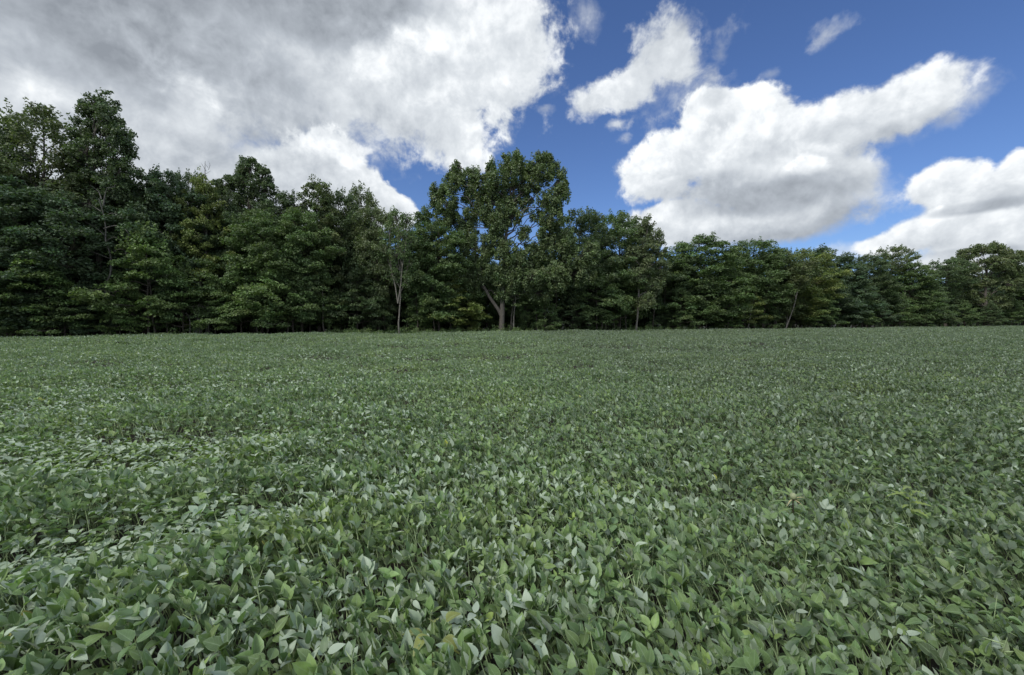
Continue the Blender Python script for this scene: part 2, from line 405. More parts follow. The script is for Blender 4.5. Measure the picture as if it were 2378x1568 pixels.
def soy_patch(y0, y1, dens, scale, lod, cap=None):
    """leaves of the crop between y0 and y1. lod 0: curved leaflets with stalks, 1: folded quads, 2: folded triangles"""
    xl = lambda y: 1.19 * np.maximum(y, 0) * 1.05 + 2.4
    ymax_x = xl(y1)
    n = int(dens * (y1 - y0) * 2 * ymax_x)
    x = rng.uniform(-ymax_x, ymax_x, n); y = rng.uniform(y0, y1, n)
    keep = (np.abs(x) < xl(y)) & (y < edge_y(x) - 1.2 + 0.6 * vnoise(x, y, 2.0, 30))
    x = x[keep]; y = y[keep]; n = len(x)
    lg = lodged(x, y)
    depth = rng.exponential(0.085 if lod < 2 else 0.05, n).clip(0, 0.42)
    z = canopy(x, y) - depth * (1 - 0.4 * lg)
    # tufts: each plant's top leaves stand a little prouder
    az = rng.uniform(0, 2 * np.pi, n)
    right = np.clip((x - 0.5) / 3.0, 0, 1)
    # leaves lean with the wind, right to left in the lodged swaths
    bias = rng.random(n) < 0.35 + 0.55 * lg
    coh = np.pi * (0.5 + 1.3 * vnoise(x, y, 2.4, 40)) + rng.normal(0, .7, n)
    az = np.where(rng.random(n) < .5, coh, az)
    az = np.where(bias, np.pi + rng.normal(0, 0.5, n) - 0.25 * right, az)
    proud = (rng.random(n) < 0.12 + 0.12 * right) & (lg < .3)
    z = z + np.where(proud, rng.uniform(0.0, 0.055, n) + depth, 0)
    elev = np.where(rng.random(n) < 0.62, rng.uniform(0.7, 1.45, n), rng.uniform(-0.35, 0.6, n))
    elev = np.where(depth < 0.07, np.maximum(elev, rng.uniform(0.2, 1.4, n)), elev)
    elev = elev * (1 - lg) + lg * rng.normal(0.05, 0.22, n)
    sz = scale * rng.normal(0.056, 0.012, n).clip(0.026, 0.085)
    young = (depth < 0.035) & (rng.random(n) < 0.2)
    sz = np.where(young, sz * 0.6, sz)
    # colour of each leaf
    big = vnoise(x, y, 9.0, 20); mid = vnoise(x, y, 1.3, 21)
    base = np.stack([0.162 + 0 * x, 0.240 + 0 * x, 0.078 + 0 * x], 1)
    blue = np.stack([0.124 + 0 * x, 0.204 + 0 * x, 0.088 + 0 * x], 1)
    yel = np.stack([0.240 + 0 * x, 0.315 + 0 * x, 0.074 + 0 * x], 1)
    t = rng.random(n)[:, None]
    col = base * (1 - t) + blue * t
    ky = (np.clip((mid - 0.66) * 4, 0, 1) * 0.35 + 0.4 * (rng.random(n) < 0.05) + 0.4 * young + 0.25 * np.clip(big - .5, 0, 1))
    # a warm patch in the middle foreground
    ky = ky + 0.5 * spots(x, y, [(field_at(700, 1265), .42, .2, 1.0), (field_at(800, 1210), .3, .12, .7), (field_at(1400, 1140), .3, .1, .6)]) * (rng.random(n) < .8)
    ky = np.clip(ky, 0, 0.9)[:, None]
    col = col * (1 - ky) + yel * ky
    rare = rng.random(n) < 0.0006
    col[rare] = (0.32, 0.34, 0.07)
    col *= rng.normal(1.0, 0.25 if lod < 2 else 0.15, n).clip(.45, 1.75)[:, None]
    col *= (1.10 - 0.34 * np.clip((x - .4) / 3.6, 0, 1))[:, None]  # painted shade: leaf colour darkens towards the right side of the field
    # three leaflets
    V, F4, F3, TI, UV = [], [], [], [], []
    ofs = 0
    pch = np.clip((vnoise(x * .7 + y * .5, y, 1.4, 50) - .5) * 4, 0, 1) * np.clip((2.2 - x) / 2, 0.1, 1) * .5 + 1.3 * spots(x, y, PALE)
    flip = rng.random(n) < (1.0 if lod < 2 else .55) * (0.025 + 0.16 * np.clip((1.0 - x) / 3.5, 0, 1)) + 0.8 * lg + 0.48 * pch
    for kk, (da, ps, ds) in enumerate(((0.0, 0.016, 1.0), (1.45, 0.003, 0.88), (-1.45, 0.003, 0.88))):
        a = az + da + rng.normal(0, 0.18, n)
        e = elev + rng.normal(0, 0.22, n)
        s = sz * ds
        ax = np.stack([np.cos(a) * np.cos(e), np.sin(a) * np.cos(e), np.sin(e)], 1)
        hz = np.stack([-np.sin(a), np.cos(a), 0 * a], 1)
        nrm = np.cross(ax, hz)                       # upper side
        roll = rng.normal(0, 0.45, n)[:, None]
        w = hz * np.cos(roll) + nrm * np.sin(roll); nn = np.cross(ax, w)
        flk = flip ^ (rng.random(n) < .25 * (.15 + flip))
        fl = np.where(flk, -1.0, 1.0)[:, None]
        w = w * fl
        nn = nn * fl
        p0 = np.stack([x, y, z], 1) + ax * (ps * scale)
        W = s * rng.normal(0.285, 0.04, n).clip(.18, .38)             # half width
        bend = rng.normal(0.16, 0.14, n)              # tip droops
        fold = np.where(rng.random(n) < .4, rng.uniform(.5, 1.5, n), rng.normal(0.28, 0.14, n))   # V along the midrib
        if lod == 0:
            rows = ((0.0, 0.0), (0.12, 0.66), (0.32, 1.0), (0.56, 0.90), (0.80, 0.50), (1.0, 0.0))
        elif lod == 1:
            rows = ((0.0, 0.0), (0.28, 0.98), (0.68, 0.74), (1.0, 0.0))
        else:
            rows = ((0.0, 0.0), (0.4, 1.0), (1.0, 0.0))
        vs, uvs = [], []
        zup = nn * np.where(flk, -1, 1)[:, None]
        for (tt, ww) in rows:
            c = p0 + ax * (s * tt)[:, None] - zup * (s * bend * tt * tt)[:, None]
            if ww == 0.0:
                vs.append(c); uvs.append((0, tt))
            else:
                ed = zup * (W * ww * fold)[:, None]; ws = w * (W * ww)[:, None]
                vs += [c - ws + ed, c, c + ws + ed]; uvs += [(-1, tt), (0, tt), (1, tt)]
        m = len(vs)
        arr = np.stack(vs, 1)
        V.append(arr.reshape(-1, 3))
        idx = ofs + np.arange(n)[:, None] * m
        # base fan
        q, t3 = [], []
        t3 += [(0, 2, 1), (0, 3, 2)]
        r = len(rows) - 2
        for i in range(r - 1):
            b = 1 + 3 * i
            q += [(b, b + 1, b + 4, b + 3), (b + 1, b + 2, b + 5, b + 4)]
        b = 1 + 3 * (r - 1)
        t3 += [(b, b + 1, m - 1), (b + 1, b + 2, m - 1)]
        # orientation: front face is the upper side
        for f in t3: F3.append(idx + np.array(f[::-1])[None, :])
        for f in q: F4.append(idx + np.array(f[::-1])[None, :])
        TI.append(np.repeat(col, m, axis=0))
        UV.append(np.tile(np.array(uvs, float), (n, 1)))
        ofs += n * m
    stalks = None
    if lod <= 1:
        # petioles: thin three-sided stalks running down into the crop
        sel = np.nonzero(proud | (rng.random(n) < .45))[0] if lod == 0 else np.nonzero(rng.random(n) < 0.3)[0]
        top = np.stack([x, y, z], 1)[sel]
        k = len(sel)
        ln = rng.uniform(0.12, 0.28, k)
        back = np.stack([-np.cos(az[sel]) * ln * .45, -np.sin(az[sel]) * ln * .45, -ln], 1)
        r = (0.0019 if lod == 0 else 0.0026) * rng.uniform(.8, 1.4, k)
        ring = [np.array([math.cos(t), math.sin(t), 0]) for t in (0, 2.09, 4.19)]
        vs = []
        for tt in (0, .5, 1):
            c = top + back * tt + np.array([0, 0, 0.02]) * (tt == .5)
            for g in ring: vs.append(c + g[None, :] * (r * (1 + .5 * tt))[:, None])
        stalks = (np.stack(vs, 1).reshape(-1, 3), k)
    return dict(V=np.concatenate(V), Q=np.concatenate(F4) if F4 else None, T=np.concatenate(F3), C=np.concatenate(TI), U=np.concatenate(UV), stalks=stalks, n=n)

bands = [(-1.0, 2.8, 940, 1.0, 0), (2.8, 4.4, 780, 1.0, 0), (4.4, 9.5, 480, 1.03, 1), (9.5, 20, 240, 1.18, 2), (20, 45, 75, 1.65, 2), (45, 112, 32, 2.3, 2)]
VV, QQ, TT, CC, UU, SMQ, SMT = [], [], [], [], [], [], []
o_ = 0
SV, SQ = [], []; so = 0
for (y0, y1, de, scl, lod) in bands:
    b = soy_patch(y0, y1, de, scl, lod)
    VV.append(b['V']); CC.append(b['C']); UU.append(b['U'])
    if b['Q'] is not None: QQ.append(b['Q'] + o_)
    TT.append(b['T'] + o_); o_ += len(b['V'])
    if b['stalks'] is not None:
        v, k = b['stalks']
        base = so + np.arange(k)[:, None] * 9
        for rr in (0, 3):
            for i in range(3):
                j = (i + 1) % 3
                SQ.append(base + np.array([rr + i, rr + j, rr + 3 + j, rr + 3 + i])[None, :])
        SV.append(v); so += len(v)
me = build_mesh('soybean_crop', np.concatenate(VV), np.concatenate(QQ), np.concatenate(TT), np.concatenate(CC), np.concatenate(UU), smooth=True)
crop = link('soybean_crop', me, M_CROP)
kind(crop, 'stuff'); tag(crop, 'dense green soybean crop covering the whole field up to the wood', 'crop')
tw = Tubes()
for i in range(700):
    yy = rng.uniform(1.4, 9.0); xx = rng.uniform(-1.0, 1.15) * (yy * 1.1 + .5)
    if rng.random() > (0.9 if xx > 0.6 * yy else 0.35): continue
    zz = float(canopy(np.array([xx]), np.array([yy]))[0]) - .06
    hh = rng.uniform(.08, .17); le = rng.normal(0, .04, 2)
    b0 = np.array([xx, yy, zz]); b1 = b0 + np.array([le[0], le[1], hh])
    tw.add([b0, (b0 + b1) / 2 + rng.normal(0, .006, 3), b1], [.0026, .0022, .0014], 4)
    for j in range(rng.integers(1, 4)):
        u = rng.uniform(.4, .95); c0 = b0 + (b1 - b0) * u; c1 = c0 + np.array([rng.normal(0, .03), rng.normal(0, .03), rng.uniform(.0, .035)])
        tw.add([c0, (c0 + c1) / 2, c1], [.0014, .0034, .001] if rng.random() < .6 else [.0014, .0012, .001], 4)
SV.append(np.concatenate(tw.v)); SQ.append(np.concatenate(tw.q) + so)
me = build_mesh('stalks', np.concatenate(SV), np.concatenate(SQ), smooth=True)
stalk = link('stalks', me, M_STEM, crop); kind(stalk, 'stuff')
del VV, QQ, TT, CC, UU, SV, SQ

# ================================================================ trees
def leaves_mesh(name, C, Nn, S, tint, r):
    """one small pointed leaf-shaped face per leaf: centre, normal, size"""
    n = len(C)
    Nn = Nn / (np.linalg.norm(Nn, axis=1)[:, None] + 1e-9)
    rv = r.normal(size=(n, 3))
    a = np.cross(Nn, rv); a /= np.linalg.norm(a, axis=1)[:, None] + 1e-9
    b = np.cross(Nn, a)
    s = S[:, None]
    dr = Nn * s * -0.14
    v = np.stack([C - a * s * .55, C - a * s * .05 - b * s * .36, C + a * s * .6 + dr, C - a * s * .02 + b * s * .36], 1).reshape(-1, 3)
    q = np.arange(n)[:, None] * 4 + np.array([0, 1, 2, 3])[None, :]
    return build_mesh(name, v, quads=q, tint=np.repeat(tint, 4, axis=0))

PROFILES = {
    'maple': lambda t: np.interp(t, [0, .12, .35, .65, .85, 1], [.75, .95, 1, .90, .70, .30]),
    'oval':  lambda t: np.interp(t, [0, .2, .5, .75, .92, 1], [.5, .85, 1, .94, .72, .32]),
    'cone':  lambda t: np.interp(t, [0, .15, .4, .7, 1], [.8, 1, .92, .66, .22]),
    'aspen': lambda t: np.interp(t, [0, .2, .5, .8, 1], [.35, .7, 1, .8, .2]),
    'round': lambda t: np.interp(t, [0, .25, .5, .58, .78, .93, 1], [.35, .5, .38, .75, 1, .72, .25]),
    'under': lambda t: np.interp(t, [0, .1, .4, .75, 1], [.85, 1, .92, .6, .12]),
}
# kind: (branch count, lift of branches, spray radius, spray flatness, leaves per spray, leaf size, layered normals)
KINDS = {
    'maple': (88, .42, .78, .50, 95, .20, .7),
    'oval':  (84, .62, .70, .70, 80, .185, .5),
    'cone':  (84, .50, .58, .60, 80, .175, .6),
    'aspen': (64, .95, .58, .85, 66, .17, .25),
    'round': (60, .60, .62, .75, 74, .185, .4),
    'under': (58, .14, .78, .26, 100, .18, 1.1),
}
class Tree:
    def __init__(self, seed):
        self.r = np.random.default_rng(seed); self.tb = Tubes(); self.C = []; self.N = []; self.S = []; self.T = []
    def spray(self, c, rad, flat, n, leaf, lay, shade=None):
        r = self.r
        p = r.normal(size=(n, 3)); p /= np.linalg.norm(p, axis=1)[:, None]
        p *= (r.random(n) ** 0.45)[:, None]
        droop = -0.22 * (p[:, 0] ** 2 + p[:, 1] ** 2)
        tilt = r.normal(0, .18, 2)
        P = p * rad; P[:, 2] = p[:, 2] * rad * flat + droop * rad + P[:, 0] * tilt[0] + P[:, 1] * tilt[1]
        nn = r.normal(size=(n, 3)) * 0.55; nn[:, 2] += lay
        nn[:, 0] += p[:, 0] * .45; nn[:, 1] += p[:, 1] * .45
        nn[nn[:, 2] < -.1, 2] *= -1
        self.C.append(P + c); self.N.append(nn); self.S.append(leaf * r.normal(1, .2, n).clip(.5, 1.5))
        base = np.array([1, 1, 1.0]) * r.normal(1, .14) * np.array([1 + r.normal(0, .05), 1, 1 + r.normal(0, .06)])
        self.T.append(base[None, :] * r.normal(1, .18, n).clip(.5, 1.6)[:, None])
    def trunk(self, pts, r0, r1, sides=8):
        P = np.array(pts, float); m = 12
        t = np.linspace(0, 1, len(P)); tt = np.linspace(0, 1, m)
        Q = np.stack([np.interp(tt, t, P[:, i]) for i in range(3)], 1)
        Q[1:-1, :2] += self.r.normal(0, .05, (m - 2, 2)) * (Q[-1, 2] - Q[0, 2]) / 18
        R = r0 + (r1 - r0) * tt ** .8
        R[0] *= 1.35
        self.tb.add(Q, R, sides); return Q, R
    def limb(self, a, b, r0, r1=.015, sag=.1, m=6, sides=5):
        a = np.array(a, float); b = np.array(b, float)
        t = np.linspace(0, 1, m)[:, None]; L_ = np.linalg.norm(b - a)
        Q = a + (b - a) * t
        Q[:, 2] += np.sin(t[:, 0] * np.pi) * L_ * sag
        Q[1:-1] += self.r.normal(0, .035 * L_, (m - 2, 3))
        self.tb.add(Q, r0 + (r1 - r0) * t[:, 0] ** .7, sides); return Q
    def crown_kind(self, k, H, R, cb, lean=(0, 0), dens=1.0, leafk=1.0, base_r=None):
        r = self.r; nb, lift, sr, fl, nl, ls, lay = KINDS[k]; prof = PROFILES[k]
        nb = int(nb * dens * (H / 17) ** .6)
        top = np.array([lean[0], lean[1], H * .96])
        Q, RR = self.trunk([(0, 0, -.2), (lean[0] * .3, lean[1] * .3, H * .4), top], base_r or .012 * H, .03)
        lob = r.uniform(0, 6.28, 3)
        for i in range(nb):
            t = (i + r.random()) / nb
            t = t ** .92
            h = cb + (H - cb) * t
            az = i * 2.4 + r.normal(0, .35)
            rad = R * float(prof(t)) * r.uniform(.62, 1.12) * (1 + .16 * math.sin(3 * az + lob[0] + 5 * t) + .1 * math.sin(2 * az - 7 * t + lob[1]))
            lf = lift * (0.45 + 1.0 * t)
            h0 = max(cb * .75, h - rad * lf)
            ax = np.array([np.interp(h0, Q[:, 2], Q[:, 0]), np.interp(h0, Q[:, 2], Q[:, 1]), min(h0, H * .93)])
            tip = np.array([ax[0] + rad * math.cos(az), ax[1] + rad * math.sin(az), h])
            br = min(.075, .02 + .012 * rad)
            B = self.limb(ax, tip, br, .01, .06 if lf < .6 else -.05)
            srs = sr * (0.75 + .5 * rad / R)
            self.spray(tip, srs, fl, int(nl * (srs / sr) ** 2), ls * leafk, lay)
            ns = max(1, int(rad / (sr * .95)))
            for j in range(ns):
                u = r.uniform(.3, .95); bp = B[0] + (tip - B[0]) * u
                sa = az + r.choice([-1, 1]) * r.uniform(.5, 1.2); sl = rad * .42 * (1.15 - u * .6)
                sp = bp + np.array([math.cos(sa) * sl, math.sin(sa) * sl, sl * lf * .5 + r.normal(0, .15)])
                self.limb(bp, sp, br * .45, .006, .05, 4, 3)
                self.spray(sp, sr * r.uniform(.7, 1.05), fl, nl, ls * leafk, lay)
                if r.random() < .5: self.spray(bp, sr * .8, fl, int(nl * .7), ls * leafk, lay)
        for i in range(26):                                   # upright leafy shoots roughen the outline
            t = r.uniform(.62, .98); az = r.uniform(0, 6.28); rad = R * float(prof(t)) * r.uniform(.3, 1.0)
            p = np.array([top[0] + rad * math.cos(az), top[1] + rad * math.sin(az), cb + (H - cb) * t + .3])
            for q_ in range(3): self.spray(p + np.array([.08 * q_, 0, .38 * q_]), .30 - .06 * q_, 1.3, 16 - 3 * q_, ls * leafk * .9, lay * .4)
        self.spray(np.array([top[0], top[1], H]), sr * .6, 1.0, int(nl * .6), ls * leafk, lay * .5)
    def lobes(self, tr, lobes, sr, nl, ls, fl=.75, lay=.35, fork=None, r0=.16):
        """lobes: (dx, dy, z, rx, rz, start height)"""
        r = self.r
        for (dx, dy, z, rx, rz, hs) in lobes:
            a = np.array([np.interp(hs, tr[:, 2], tr[:, 0]), np.interp(hs, tr[:, 2], tr[:, 1]), hs])
            c = np.array([dx, dy, z])
            self.limb(a, c, min(r0, .035 + .03 * rx), .04, .04 if dx * dx > 1 else 0, 8, 6)
            n = max(5, int(9 * (rx * rz) / (sr * sr) * .55))
            for i in range(n):
                d = r.normal(size=3); d /= np.linalg.norm(d)
                rr = r.uniform(.35, 1.0) ** .6
                p = c + d * np.array([rx, rx * .85, rz]) * rr
                self.limb(c - d * .1 + (a - c) * .12, p, .035, .008, .05, 4, 3)
                self.spray(p, sr * r.uniform(.7, 1.15), fl, int(nl * r.uniform(.7, 1.2)), ls, lay)
    def meshes(self, nm):
        if not self.C: return (self.tb.mesh(nm + '_wood'), None)
        C = np.concatenate(self.C)
        return (self.tb.mesh(nm + '_wood') if self.tb.v else None, leaves_mesh(nm + '_leaves', C, np.concatenate(self.N), np.concatenate(self.S), np.concatenate(self.T), self.r))

# colours (leaf albedo)
GREENS = {
    'deep':   (0.096, 0.142, 0.062), 'blue': (0.095, 0.146, 0.080), 'mid': (0.128, 0.192, 0.074),
    'yellow': (0.195, 0.240, 0.074), 'fresh': (0.162, 0.242, 0.086), 'grey': (0.160, 0.205, 0.096), 'olive': (0.140, 0.180, 0.074), 'cotton': (0.150, 0.202, 0.092),
}
def place_tree(name, meshes, bark, px, d, label, cat='tree', green='mid', group=None, scale=1.0, sz=1.0, rot=None, xyz=None, jit=0.0):
    x, y = xyz if xyz else at(px, d)
    root = bpy.data.objects.new(name, None); SC.objects.link(root)
    root.empty_display_size = .5
    root.location = (x, y, 0); root.rotation_euler = (0, 0, random.uniform(0, 6.28) if rot is None else rot)
    root.scale = (scale, scale, scale * sz)
    t = link('trunk', meshes[0], bark, root)
    c = link('crown', meshes[1], M_TREE, root)
    g = GREENS[green]; f = random.uniform(.9, 1.12)
    c.color = (g[0] * f, g[1] * f, g[2] * f, 1)
    tag(root, label, cat, group)
    return root

PROTO = {}
def proto(k, var, H=17.0, R=4.0, cb=2.0, **kw):
    key = (k, var)
    if key not in PROTO:
        t = Tree(1000 + 37 * var + sum(map(ord, k)))
        t.crown_kind(k, H, R, cb, **kw); PROTO[key] = (t.meshes(f'{k}{var}'), H, R)
    return PROTO[key]
for v in range(3):
    proto('maple', v, 17, 4.3, 2.6); proto('oval', v, 17, 3.7, 3.0)
for v in range(2):
    proto('cone', v, 16, 3.4, 1.8); proto('aspen', v, 18, 3.0, 5.0)
proto('round', 0, 18, 3.3, 4.0)
for v in range(4): proto('under', v, 8.0, 3.4, 1.75)

# main trees: photo column, row of the top, metres behind the edge, half width in photo pixels, kind, variant, colour, bark, label
MAIN = [
 (-75, 300, 3.5, 90, 'oval', 0, 'deep', 'd', 'tall dark broadleaf tree cut by the left border of the picture', 'tree'),
 (8, 243, 5.0, 62, 'aspen', 0, 'deep', 'd', 'tall airy dark tree at the far left edge, lower than its two spiky neighbours', 'tree'),
 (118, 222, 4.0, 75, 'aspen', 1, 'olive', 'd', 'tall spiky topped dark tree, second from the left border', 'tree'),
 (30, 400, 1.8, 100, 'maple', 1, 'blue', 'd', 'dense bluish green tree below the spiky tops at the left border', 'tree'),
 (150, 430, 1.5, 85, 'oval', 2, 'blue', 'd', 'blue green dense tree under the second spiky top from the left', 'tree'),
 (340, 376, 6.0, 60, 'oval', 1, 'deep', 'd', 'dark tree whose blunt top stands just right of the tallest left tree', 'tree'),
 (400, 383, 3.6, 70, 'maple', 2, 'blue', 'd', 'grey green bushy tree between the tallest left tree and the lone pointed twig', 'tree'),
 (447, 384, 7.5, 34, 'round', 0, 'deep', 'd', 'small round headed dark tree peeping up left of the bare twig', 'tree'),
 (482, 388, 3.4, 52, 'cone', 0, 'yellow', 'd', 'yellowish green tree with a narrow pointed top under the bare twig', 'tree'),
 (530, 420, 5.0, 48, 'oval', 0, 'deep', 'd', 'dark tree at the left shoulder of the round headed oak', 'tree'),
 (655, 432, 4.5, 60, 'maple', 0, 'deep', 'd', 'dark green maple right of the round headed oak', 'tree'),
 (610, 475, 2.0, 70, 'maple', 2, 'mid', 'd', 'mid green maple standing in front of the round headed oak', 'tree'),
 (742, 403, 4.0, 62, 'cone', 1, 'olive', 'd', 'olive green tree with a pointed top, midway between oak and birch', 'tree'),
 (700, 470, 1.6, 64, 'maple', 1, 'mid', 'd', 'broad green maple in front of the olive pointed tree', 'tree'),
 (790, 430, 5.5, 48, 'oval', 2, 'deep', 'd', 'thin crowned dark tree with sky showing through, right of the olive pointed tree', 'tree'),
 (842, 418, 6.0, 44, 'aspen', 0, 'olive', 'd', 'tree with a knobbly square top just left of where blue sky begins', 'tree'),
 (878, 466, 3.0, 50, 'oval', 1, 'grey', 'd', 'pale grey green tree directly left of the slender birch', 'tree'),
 (987, 466, 3.2, 48, 'cone', 0, 'mid', 'd', 'cone shaped tree with a feathery tip left of the giant cottonwood', 'tree'),
 (1020, 500, 1.8, 60, 'maple', 1, 'mid', 'd', 'layered green maple leaning against the left side of the giant cottonwood', 'tree'),
 (1345, 472, 3.0, 60, 'oval', 2, 'deep', 'd', 'dark round topped tree directly right of the giant cottonwood', 'tree'),
 (1437, 478, 3.2, 58, 'oval', 0, 'mid', 'd', 'green domed tree, second right of the giant cottonwood', 'tree'),
 (1620, 538, 2.2, 70, 'maple', 0, 'mid', 'd', 'wide tree with a spiky flat top, first right of the pale trunked aspen', 'tree'),
 (1570, 585, 3.0, 50, 'oval', 2, 'deep', 'd', 'low dark tree filling the dip right of the pale trunked aspen', 'tree'),
 (1700, 572, 3.5, 40, 'oval', 1, 'mid', 'd', 'narrow green tree in the dip before the olive pair', 'tree'),
 (1748, 548, 2.4, 58, 'oval', 0, 'mid', 'd', 'green tree with twiggy top left of the low yellow green maples', 'tree'),
 (1800, 572, 2.0, 48, 'oval', 1, 'olive', 'd', 'olive tree with pale inner limbs, left one of the olive pair', 'tree'),
 (1860, 570, 1.8, 52, 'oval', 2, 'yellow', 'd', 'warm olive tree above the leaning thin trunk', 'tree'),
 (1905, 563, 4.0, 52, 'cone', 1, 'blue', 'd', 'blue green tree with feathery upswept tips, right of the warm olive tree', 'tree'),
 (1960, 578, 2.6, 48, 'cone', 0, 'blue', 'd', 'dense blue green tree in the middle of the right hand row', 'tree'),
 (2010, 582, 3.2, 42, 'maple', 2, 'deep', 'd', 'dark tree left of the small lollipop topped tree', 'tree'),
 (2068, 563, 5.0, 36, 'round', 0, 'olive', 'd', 'airy lollipop topped tree on the right of the row', 'tree'),
 (2110, 602, 2.0, 42, 'maple', 0, 'mid', 'd', 'green tree descending to the notch, right of the lollipop topped tree', 'tree'),
 (2150, 632, 2.0, 32, 'cone', 1, 'deep', 'd', 'lowest dark tree in the notch of the skyline', 'tree'),
 (2195, 594, 4.0, 38, 'round', 0, 'deep', 'd', 'small airy dark tree between the notch and the broad oak', 'tree'),
 (2375, 576, 4.0, 60, 'oval', 0, 'deep', 'd', 'dark broadleaf tree at the right border of the picture', 'tree'),
 (2450, 590, 4.0, 70, 'maple', 1, 'deep', 'd', 'dark maple just beyond the right border of the picture', 'tree'),
 (-190, 300, 4.0, 110, 'maple', 0, 'deep', 'd', 'dark maple beyond the left border of the picture', 'tree'),
]
SPECIES = {'maple': 'maple_tree', 'oval': 'broadleaf_tree', 'cone': 'pointed_tree', 'aspen': 'aspen_tree', 'round': 'oak_tree'}
def metres(px, d, hw):
    x0, y0 = at(px, d)
    return hw * .43061 / FPX * y0
for (px, top, d, hw, k, v, g, bk, lab, cat) in MAIN:
    x, y, z = at(px, d, top)
    ms, H, R = PROTO[(k, v)]
    s = metres(px, d, hw) * 1.32 / R
    rt = place_tree(SPECIES[k], ms, M_BARK, px, d, lab, cat, g)
    rt.scale = (s, s, z / (H + 1.0))

# ---- trees with an outline of their own
def own(name, seed, px, d, label, bark, green, fn, cat='tree'):
    t = Tree(seed); fn(t); ms = t.meshes(name)
    return place_tree(name, ms, bark, px, d, label, cat, green, rot=0.0)
def rel(px0, d, px, py):
    """offset (m) sideways and height of a photo point in the plane of a tree at column px0"""
    x0, y0 = at(px0, d); kx, kz = ray(px, py)
    return kx * y0 - x0, CAM_H + kz * y0

def lobe_fn(px0, d, trunk_px, lobes, r0, sr, nl, ls, fl=.75, lay=.35, extra=None, topr=.05, dens=1.0):
    def fn(t):
        pts = []
        for (a, b) in trunk_px:
            dx, z = rel(px0, d, a, b); pts.append((dx, 0, z))
        pts[0] = (pts[0][0], 0, -.2)
        Q, RR = t.trunk(pts, r0, topr, 10)
        _, y0 = at(px0, d); pm = .43061 / FPX * y0
        L_ = []
        for (a, b, ra, rb, hs) in lobes:
            dx, z = rel(px0, d, a, b); _, h = rel(px0, d, px0, hs)
            L_.append((dx, t.r.uniform(-.5, .5) * ra * pm, z, ra * pm, rb * pm, min(max(h, 1.5), Q[-1, 2] * .98)))
        t.lobes(Q, L_, sr, int(nl * dens), ls, fl, lay)
        if extra: extra(t, Q, pm)
    return fn

# the giant cottonwood in the middle
CW = (1164, -0.3)
cw_lobes = [
 (1060,402,17,24,470),(1050,430,26,22,500),(1020,445,22,14,520),(1012,462,14,20,540),(1035,475,30,26,540),(1088,420,16,30,500),(1112,408,18,24,490),(1100,450,30,26,520),(1140,400,14,22,480),(1150,425,26,26,480),
 (1172,385,13,24,470),(1196,372,22,18,460),(1190,405,26,24,470),(1192,445,34,28,500),(1222,395,18,24,470),(1248,380,18,22,460),(1270,372,14,22,460),(1262,405,26,24,480),(1290,395,12,20,490),(1305,425,16,22,500),
 (1300,455,24,24,520),(1275,470,32,22,540),(1235,430,24,24,500),(1120,490,28,26,540),(1078,505,36,28,560),(1030,505,26,26,560),(1150,520,26,30,560),(1280,510,32,28,560),(1265,545,24,22,580),
 (1075,545,40,30,600),(1105,580,40,34,610),(1150,560,26,34,610),(1178,590,26,34,620),(1205,610,28,30,630),(1240,590,34,34,620),(1285,570,34,40,600),(1320,560,22,30,600),(1115,630,34,28,660),(1160,640,22,26,670),(1190,655,20,22,670),(1230,645,32,26,660),
 (1150,455,22,24,500),(1172,480,24,26,520),(1190,505,20,24,540),(1222,470,15,20,520),(1160,520,24,24,560),(1218,540,16,18,580),(1246,500,14,16,560),(1060,385,8,14,440),(1205,362,7,12,430),(1272,366,7,12,440),(1308,408,7,13,460),(1140,385,8,14,450),(1010,440,8,10,500),(1130,455,20,20,510),
 (1330,600,36,26,640),(1370,590,24,26,640),(1345,635,40,30,650),(1290,640,34,34,650),(1172,680,22,18,690),(1100,660,20,20,690),(1255,680,34,24,690),
]
def cw_extra(t, Q, pm):
    a = Q[1].copy()
    dx1, z1 = rel(*CW, 1158, 722); dx2, z2 = rel(*CW, 1118, 655); dx3, z3 = rel(*CW, 1105, 610)
    P = np.array([[dx1 + .45, 0, z1 - .9], [dx1, 0, z1 + .1], [(dx1 * .45 + dx2 * .55), -.2, z1 + (z2 - z1) * .5], [dx2, -.3, z2], [dx3, -.2, z3]])
    t.tb.add(P, [.23, .21, .18, .15, .07], 8)
    for (x1, y1, x2, y2, r) in ((1175,560,1182,470,.14),(1178,545,1230,475,.11),(1230,475,1262,420,.06),(1172,600,1215,555,.14),(1215,555,1245,505,.10),(1165,560,1140,490,.09)):
        p1 = rel(*CW, x1, y1); p2 = rel(*CW, x2, y2)
        t.limb((p1[0], 0, p1[1]), (p2[0], t.r.uniform(-.5, .5), p2[1]), r, r * .5, .02, 7, 6)
own('cottonwood_tree', 11, *CW, 'giant cottonwood with forked pale trunk, tallest tree in the middle of the edge', M_GREY, 'cotton',
    lobe_fn(*CW, [(1164, 768), (1166, 700), (1170, 600), (1178, 500), (1190, 420)], cw_lobes, .36, .40, 58, .19, 1.3, .7, cw_extra, .06))
# the round headed oak on the left skyline
OK = (582, 5.0)
ok_lobes = [(578,385,26,22,470),(555,400,22,22,480),(605,405,22,24,480),(615,435,20,20,500),(582,425,26,24,500),(548,430,20,18,500),(600,460,22,16,520),(555,462,20,16,520),
            (525,425,22,16,520),(520,450,22,18,540),(575,500,32,24,560),(610,500,24,24,560),(540,490,26,20,560),(585,560,34,34,620)]
own('oak_tree', 12, *OK, 'round headed dark oak rising like a lollipop above the left skyline', M_BARK, 'deep',
    lobe_fn(*OK, [(588, 780), (586, 600), (582, 480), (580, 390)], ok_lobes, .24, .46, 66, .19))
